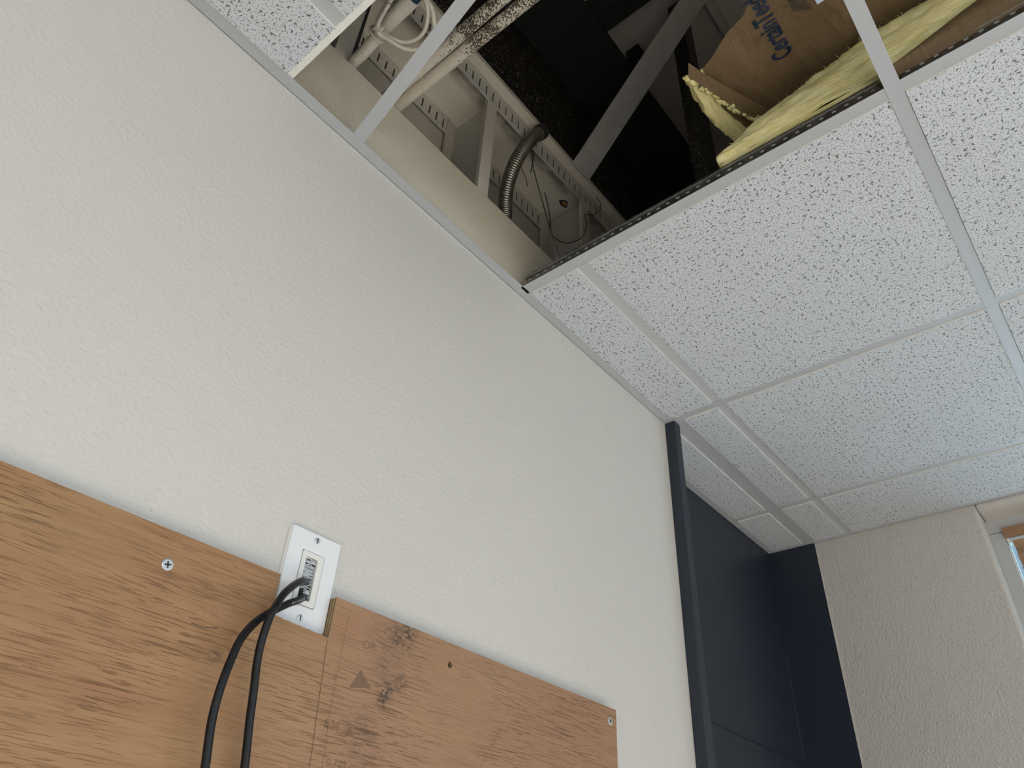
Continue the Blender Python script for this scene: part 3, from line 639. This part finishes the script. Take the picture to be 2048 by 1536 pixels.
def fa(u, v):
    x = -0.090 + 0.44 * u
    yA = -0.485 - 0.19 * max(0, x) - 0.05 * max(0, -x); prof = [(yA - 0.030, 0.2035), (yA - 0.010, 0.1905), (yA + 0.006, 0.190), (yA + 0.013, 0.212), (yA + 0.006, 0.270), (yA - 0.04, 0.290), (-1.10, 0.290), (-1.10, 0.2075), (yA - 0.030, 0.2065)]
    w = [0, 0.10, 0.2, 0.34, 0.5, 0.6, 0.8, 0.9, 1.0]
    for k in range(8):
        if v <= w[k + 1] + 1e-9:
            f = (v - w[k]) / (w[k + 1] - w[k]); a, b = prof[k], prof[k + 1]; break
    y, z = a[0] + (b[0] - a[0]) * f, a[1] + (b[1] - a[1]) * f
    xx = x if y > -0.56 else max(x, xleft(y) + 0.03)
    z = min(z, 0.2035 + max(0.0, (xx - xleft(min(y, -0.50)) - 0.004)) * 1.15) if y < -0.515 or z > 0.23 else z
    if y > -0.56 and z > 0.215: z = min(z, 0.212 + max(0.0, xx + 0.085) * 1.1)
    n = Vector((0, 0.8, -0.6)) if 0.02 < v < 0.55 else Vector((0, 0, 0))
    return (xx, y, z), n
nu, nv = 90, 46
vs, fs = fibre_grid(nu, nv, fa, 0.010, (50, 40, 40), 9.0)
mk('fibre_body', MB().add(vs, fs + loopface(nu, nv)), 'fibreglass_x', ins1, smooth=True)
fi = [(-0.124, -0.503), (-0.094, -0.513), (-0.051, -0.531), (0.016, -0.560), (0.037, -0.570), (0.080, -0.590)]
fo = [(-0.101, -0.490), (-0.075, -0.500), (-0.030, -0.515), (0.020, -0.533), (0.064, -0.553), (0.10, -0.566)]
fl = MB(); n = len(fi)
V4 = [(x, y, 0.1875) for x, y in fi] + [(x, y, 0.1845) for x, y in fo] + [(x, y, 0.1885) for x, y in fi] + [(x, y, 0.1855) for x, y in fo]
F4 = []
for k in range(n - 1):
    F4 += [(k, k + 1, n + k + 1, n + k), (2 * n + k, 3 * n + k, 3 * n + k + 1, 2 * n + k + 1), (k, 2 * n + k, 2 * n + k + 1, k + 1), (n + k, n + k + 1, 3 * n + k + 1, 3 * n + k)]
F4 += [(0, n, 3 * n, 2 * n), (n - 1, 3 * n - 1, 4 * n - 1, 2 * n - 1)]
mk('kraft_flap', fl.add(V4, F4), 'kraft_paper', ins1, label='folded kraft stapling flap')
ml = MB(); rn = random.Random(5)
for k in range(80):
    f = rn.random(); i = min(n - 2, int(f * (n - 1) * 0.86)); g2 = rn.random(); x = fo[i][0] + (fo[i + 1][0] - fo[i][0]) * g2; y = fo[i][1] + (fo[i + 1][1] - fo[i][1]) * g2 + rn.uniform(0.001, 0.010)
    r = rn.uniform(0.0018, 0.0055); ml.tube([(x - r, y, 0.1885 + rn.uniform(-0.002, 0.003)), (x + r, y - r * 0.4, 0.189)], [r, r * 0.8], 6)
mk('torn_tufts', ml, 'fibreglass_x', ins1, smooth=True, kind='stuff')
md = MB()
for k in range(16):
    f = rn.random(); i = min(n - 2, int(f * (n - 1) * 0.86)); g2 = rn.random(); x = fo[i][0] + (fo[i + 1][0] - fo[i][0]) * g2; y = fo[i][1] + (fo[i + 1][1] - fo[i][1]) * g2 + rn.uniform(0.001, 0.007)
    r = rn.uniform(0.0016, 0.0036); md.tube([(x - r, y, 0.1875), (x + r, y - r * 0.3, 0.188)], [r, r * 0.7], 6)
mk('tar_flecks', md, 'asphalt_mottle', ins1, smooth=True, kind='stuff', label='dark tar flecks along the torn flap')
def kprint(name, body, x0, width, yb, cap, bold, mt, z=-0.0012):
    vs, fs = text2d(body, bold); mb = MB(); mb.add([(x0 - u * width, yb + v * cap, 0) for u, v in vs], fs)
    mb.v = [(x, y, 0.2 + wr(x, y) + z) for x, y, _ in mb.v]; return mk(name, mb, mt, ins1)
kprint('brand_print', 'CertainTeed', -0.0205, 0.132, -0.6580, 0.0350, 0.026, 'kraft_ink')
for (cx, cy) in ((-0.106, -0.681), (-0.041, -0.726), (0.006, -0.663)):
    c = MB()
    for dx, dy in ((0.0042, 0.0003), (0.0003, 0.0042)):
        c.add([(cx + sx * dx + 0.0, cy + sy * dy, 0.2 + wr(cx, cy) - 0.0018) for sx, sy in ((-1, -1), (1, -1), (1, 1), (-1, 1))], [(0, 1, 2, 3)])
    mk('registration_cross', c, 'kraft_black', ins1)
sm = MB()
for k in range(8):
    y = -0.690 - 0.0036 * k; xa = -0.090 + 0.0024 * k; sm.add([(xa - a, y + b, 0.2 + wr(xa - a, y + b) - 0.0016) for a, b in ((0, 0), (0.03, 0.0), (0.03, 0.0016), (0, 0.0016))], [(0, 1, 2, 3)])
mk('small_print', sm, 'kraft_black', ins1)
mk('pale_blue_card', MB().box(-0.255, -0.1694, -0.800, -0.729, 0.0385, 0.0405), 'pale_blue_card', bevel=0.0006, label='pale blue card lying on the main tee in the opening', cat='card')

# ------------------------------------------------------------------ plywood board
pb = thing('plywood_board', (-0.3, -0.009, -1.42), 'reddish brown plywood board with a square notch fixed to the wall', 'board')
outer = [(-0.99, -1.42), (0.314, -1.42), (0.314, -0.779), (-0.3095, -0.779), (-0.3105, -0.8295)]
jag = []
for k in range(1, 14): f = k / 14; jag.append((-0.3105 + (-0.3935 + 0.3105) * f, -0.8295 + 0.004 * f + 0.0012 * mnoise.noise(Vector((k * 1.7, 0, 0)))))
outer += jag + [(-0.3935, -0.8255), (-0.3939, -0.779), (-0.99, -0.779)]
mb = plate2d([outer, circ(-0.1024, -0.8083, 0.0042, 16)], 0.0175, lambda u, v, w: (u, -0.018 + w, v))
me_norm = []
for k, f in enumerate(mb.f):
    a, b, c = (Vector(mb.v[i]) for i in f[:3]); nrm = (b - a).cross(c - a); mb.mi[k] = 0 if (nrm.length > 0 and abs(nrm.normalized().y) > 0.7) else 1
mk('board_panel', mb, ['plywood', 'plywood_edge'], pb)
def phillips(x, z, rot, lab):
    s = mk('screw', MB().tube([(x, -0.0165, z), (x, -0.0188, z), (x, -0.0192, z)], [0.0058, 0.0062, 0.0052], 24), 'zinc', pb, label=lab)
    c, sn = math.cos(rot), math.sin(rot); r = MB()
    for (dx, dz) in ((c, sn), (-sn, c)):
        px, pz = -dz, dx
        r.add([(x + dx * a * 0.0036 + px * b * 0.0008, -0.0192 - (0.0002 if y else -0.0004), z + dz * a * 0.0036 + pz * b * 0.0008) for y in (0, 1) for a, b in ((-1, -1), (1, -1), (1, 1), (-1, 1))],
              [(4, 5, 6, 7), (0, 1, 5, 4), (1, 2, 6, 5), (2, 3, 7, 6), (3, 0, 4, 7)])
    mk('cross_recess', r, 'screw_recess', s)
phillips(-0.5259, -0.8150, 0.25, 'zinc cross head screw near the notch'); phillips(0.2941, -0.8010, 0.6, 'zinc cross head screw at the board corner')
mk('screw_hole_back', MB().tube([(-0.1024, -0.0035, -0.8083), (-0.1024, -0.002, -0.8083)], 0.0041, 16), 'dark_gap', pb)
def strip(pts, w, name, mt, y=-0.0183):
    b = MB()
    for (x0, z0), (x1, z1) in zip(pts, pts[1:]):
        d = Vector((x1 - x0, z1 - z0)).normalized(); n = Vector((-d.y, d.x)) * w / 2
        b.add([(x0 - n.x, y, z0 - n.y), (x1 - n.x, y, z1 - n.y), (x1 + n.x, y, z1 + n.y), (x0 + n.x, y, z0 + n.y)], [(0, 1, 2, 3)])
    return mk(name, b, mt, pb)
strip([(-0.3115, -0.833), (-0.3085, -0.88), (-0.303, -0.95), (-0.296, -1.10)], 0.0008, 'pencil_line', 'pencil')
strip([(-0.287, -0.793), (-0.289, -0.90), (-0.283, -1.0)], 0.0006, 'pencil_line', 'faint_ink')
strip([(-0.2925, -0.9265), (-0.2918, -0.9160), (-0.2868, -0.9255), (-0.2925, -0.9235)], 0.0007, 'pencil_caret', 'pencil')
strip([(0.040, -0.819), (0.010, -0.868), (-0.027, -0.924)], 0.0007, 'saw_score', 'faint_ink')
strip([(-0.482, -0.8625), (-0.468, -0.8630), (-0.452, -0.8590)], 0.0010, 'surface_crack', 'pencil')
def bprint(body, x0, width, zb, cap, tilt=0.0):
    vs, fs = text2d(body, 0.0); mk('stamp_print', MB().add([(x0 + u * width, -0.01815, zb + v * cap + tilt * u) for u, v in vs], fs), 'faint_ink', pb)
bprint('OP', -0.2575, 0.019, -0.8265, 0.0095); bprint('24', -0.284, 0.012, -0.926, 0.011); bprint('0.703 cm', -0.281, 0.048, -0.963, 0.0085, 0.002)
tri = MB().add([(-0.2675, -0.01815, -0.8765), (-0.234, -0.01815, -0.8695), (-0.2545, -0.01815, -0.8525)], [(0, 1, 2)]); mk('stamp_triangle', tri, 'faint_ink', pb)
tri = MB().add([(-0.2625, -0.01815, -0.9295), (-0.249, -0.01815, -0.9265), (-0.2570, -0.01815, -0.9145)], [(0, 1, 2)]); mk('stamp_triangle', tri, 'faint_ink', pb)

# ------------------------------------------------------------------ brush wall plate
px, pz = -0.348, -0.766
pl = thing('cable_wall_plate', (px, -0.003, pz - 0.06), 'white brush cable pass-through plate in the board notch', 'wall plate')
mk('face_plate', plate2d([rrect(px - 0.0378, px + 0.0378, pz - 0.0590, pz + 0.0590, 0.003), rrect(px - 0.0168, px + 0.0168, pz - 0.0335, pz + 0.0335, 0.002)], 0.0062, lambda u, v, w: (u, -0.0064 + w, v), bevel=0.0016), 'plate_white', pl, smooth=False)
mk('mounting_shim', MB().box(px - 0.0395, px - 0.0330, -0.0022, -0.0002, pz - 0.0585, pz + 0.0592), 'insert_white', pl)
ins = mk('insert_frame', plate2d([rrect(px - 0.0162, px + 0.0162, pz - 0.0329, pz + 0.0329, 0.002), rrect(px - 0.0098, px + 0.0078, pz - 0.0266, pz + 0.0266, 0.0025)], 0.0058, lambda u, v, w: (u, -0.0066 + w, v), bevel=0.0008), 'insert_white', pl)
mk('back_box', MB().box(px - 0.0098, px + 0.0078, -0.0012, -0.0004, pz - 0.0266, pz + 0.0266), 'dark_gap', ins)
brs = MB(); rn = random.Random(11)
for k in range(170):
    z = pz - 0.0260 + 0.052 * rn.random(); y = -0.0040 + 0.0022 * rn.random(); r = 0.00045; side = k % 2
    if side and z < pz - 0.013: continue
    x0, x1 = (px + 0.0074, px - 0.0015 + rn.uniform(-0.0015, 0.0015)) if side == 0 else (px - 0.0096, px - 0.0012 + rn.uniform(-0.001, 0.0015))
    brs.tube([(x0, y, z), ((x0 + x1) / 2, y - 0.0004, z + rn.uniform(-0.0008, 0.0008)), (x1, y - 0.0002, z + rn.uniform(-0.002, 0.002))], r, 5)
mk('brush_bristles', brs, 'bristle', ins, smooth=True, kind='stuff', label='pale plastic bristles')
for zz in (-0.7163, -0.8150):
    s = mk('plate_screw', MB().tube([(px + 0.0, -0.0058, zz), (px, -0.0072, zz), (px, -0.0076, zz)], [0.0040, 0.0042, 0.0034], 20), 'zinc', pl)
    mk('slot', MB().add([(px + a * 0.0007, -0.0078, zz + b * 0.0036) for a, b in ((-1, -1), (1, -1), (1, 1), (-1, 1))], [(0, 1, 2, 3)]), 'screw_recess', s)

# ------------------------------------------------------------------ two black network cables
def cable(pts, lab):
    root = thing('network_cable', (pts[-1][0], pts[-1][1], pts[-1][2]), lab, 'cable', 'black network cables')
    mb = MB(); path = crom(pts, 10); mb.tube(path, 0.0043, 16); mk('jacket', mb, 'black_cable', root, smooth=True); return root, mb.frames
c1, fr1 = cable([(-0.343, 0.004, -0.7675), (-0.3505, -0.005, -0.7705), (-0.367, -0.022, -0.779), (-0.383, -0.034, -0.7915), (-0.4005, -0.045, -0.8105), (-0.4107, -0.052, -0.8282), (-0.4149, -0.052, -0.8421), (-0.4152, -0.048, -0.8686), (-0.412, -0.045, -0.8912), (-0.4069, -0.042, -0.9105), (-0.400, -0.038, -0.9422), (-0.3911, -0.035, -0.9836), (-0.38, -0.033, -1.06), (-0.375, -0.030, -1.20), (-0.385, -0.03, -1.42)],
                'black network cable crossing in front, hanging right of the other cable')
c2, fr2 = cable([(-0.341, 0.004, -0.786), (-0.3485, -0.005, -0.7896), (-0.364, -0.018, -0.801), (-0.3844, -0.028, -0.8145), (-0.4178, -0.040, -0.8419), (-0.4369, -0.046, -0.8683), (-0.4438, -0.048, -0.894), (-0.447, -0.048, -0.925), (-0.4451, -0.046, -0.9541), (-0.438, -0.044, -0.9917), (-0.425, -0.04, -1.06), (-0.41, -0.036, -1.20), (-0.41, -0.03, -1.42)],
                'black network cable with printed jacket bowing out to the left')
CAMP = Vector((-0.8414, -0.7619, -1.1049))
def cable_print(root, frames, body, s0, length, cap):
    cu = [0.0]
    for a, b in zip(frames, frames[1:]): cu.append(cu[-1] + (b[0] - a[0]).length)
    vs, fs = text2d(body); out = []
    for u, v in vs:
        sv = s0 + (1 - u) * length
        for i in range(1, len(cu)):
            if cu[i] >= sv: break
        f = (sv - cu[i - 1]) / (cu[i] - cu[i - 1]); p = frames[i - 1][0].lerp(frames[i][0], f); t = frames[i][1]
        out_d = Vector((0.0, -1.0, -0.25)); out_d = (out_d - t * out_d.dot(t)).normalized(); sd = t.cross(out_d); a = ((v - 0.5) * cap) / 0.0043
        out.append(p + (out_d * math.cos(a) - sd * math.sin(a)) * 0.00445)
    mk('jacket_print', MB().add(out, fs), 'cable_print', root)
cable_print(c2, fr2, 'CAT6  GIGASYSTEM', 0.022, 0.034, 0.0024)

# ------------------------------------------------------------------ right-hand window and wooden blind
FX = X1 + WD
wn = thing('window_1', (FX, (WY0 + WY1) / 2, WZ1), 'grey aluminium window frame in the beige wall', 'window', kind='structure')
mk('frame_head', MB().box(FX, FX + 0.05, WY0, WY1, WZ0, -0.0545), 'frame_aluminium', wn)
mk('frame_jamb', MB().box(FX + 0.001, FX + 0.05, WY0, -0.5640, -0.0555, WZ1), 'frame_aluminium', wn)
mk('frame_jamb', MB().box(FX + 0.001, FX + 0.05, WY1 + 0.037, WY1, -0.0555, WZ1), 'frame_aluminium', wn)
mk('frame_sill', MB().box(FX, FX + 0.05, -0.564, WY1 + 0.037, WZ1, WZ1 + 0.045), 'frame_aluminium', wn)
mk('joint_seal', MB().box(FX - 0.0002, FX + 0.02, WY0 - 0.001, -0.564, -0.0556, -0.0544), 'gasket_dark', wn)
mk('glazing_bead', MB().box(FX + 0.018, FX + 0.030, -0.5640, -0.5670, -0.0545, WZ1), 'white_plastic', wn)
mk('pane', MB().box(FX + 0.030, FX + 0.034, -0.5640, WY1 + 0.037, -0.0545, WZ1 + 0.045), 'window_glass', wn)
bl = thing('window_blind', (FX - 0.02, -1.14, -1.3), 'wooden slatted blind hanging inside the window frame', 'blind')
mk('valance', MB().box(FX - 0.012, FX - 0.002, -0.5625, WY1 + 0.03, -0.0475, -0.0790), 'blind_wood', bl)
mk('headrail', MB().box(FX - 0.0018, FX + 0.016, -0.5665, WY1 + 0.035, -0.0795, -0.0925), 'white_plastic', bl, bevel=0.001)
mk('end_bracket', MB().box(FX - 0.004, FX + 0.017, -0.5650, -0.5720, -0.0780, -0.0960), 'white_plastic', bl, bevel=0.0015)
for k in range(30):
    z = -0.110 - 0.0405 * k; cx = FX - 0.010 + 0.012; a = math.radians(38); dx, dz = 0.0235 * math.cos(a), 0.0235 * math.sin(a)
    o = MB().sweep((cx, -0.5785, z), (cx, WY1 + 0.05, z), [(-0.0235 * math.cos(a), -dz - 0.0012), (0.0235 * math.cos(a), dz - 0.0012), (0.0235 * math.cos(a), dz + 0.0012), (-0.0235 * math.cos(a), -dz + 0.0012)])
    if k == 0: s0 = mk('slat', o, 'blind_wood', bl); z0 = z
    else:
        s = s0.copy(); COL.objects.link(s); s.parent = bl; s.location = s0.location + Vector((0, 0, z - z0))
mk('ladder_cord', MB().tube([(FX + 0.024, -0.582, -0.093), (FX + 0.024, -0.582, -1.31)], 0.0012, 6), 'white_plastic', bl)
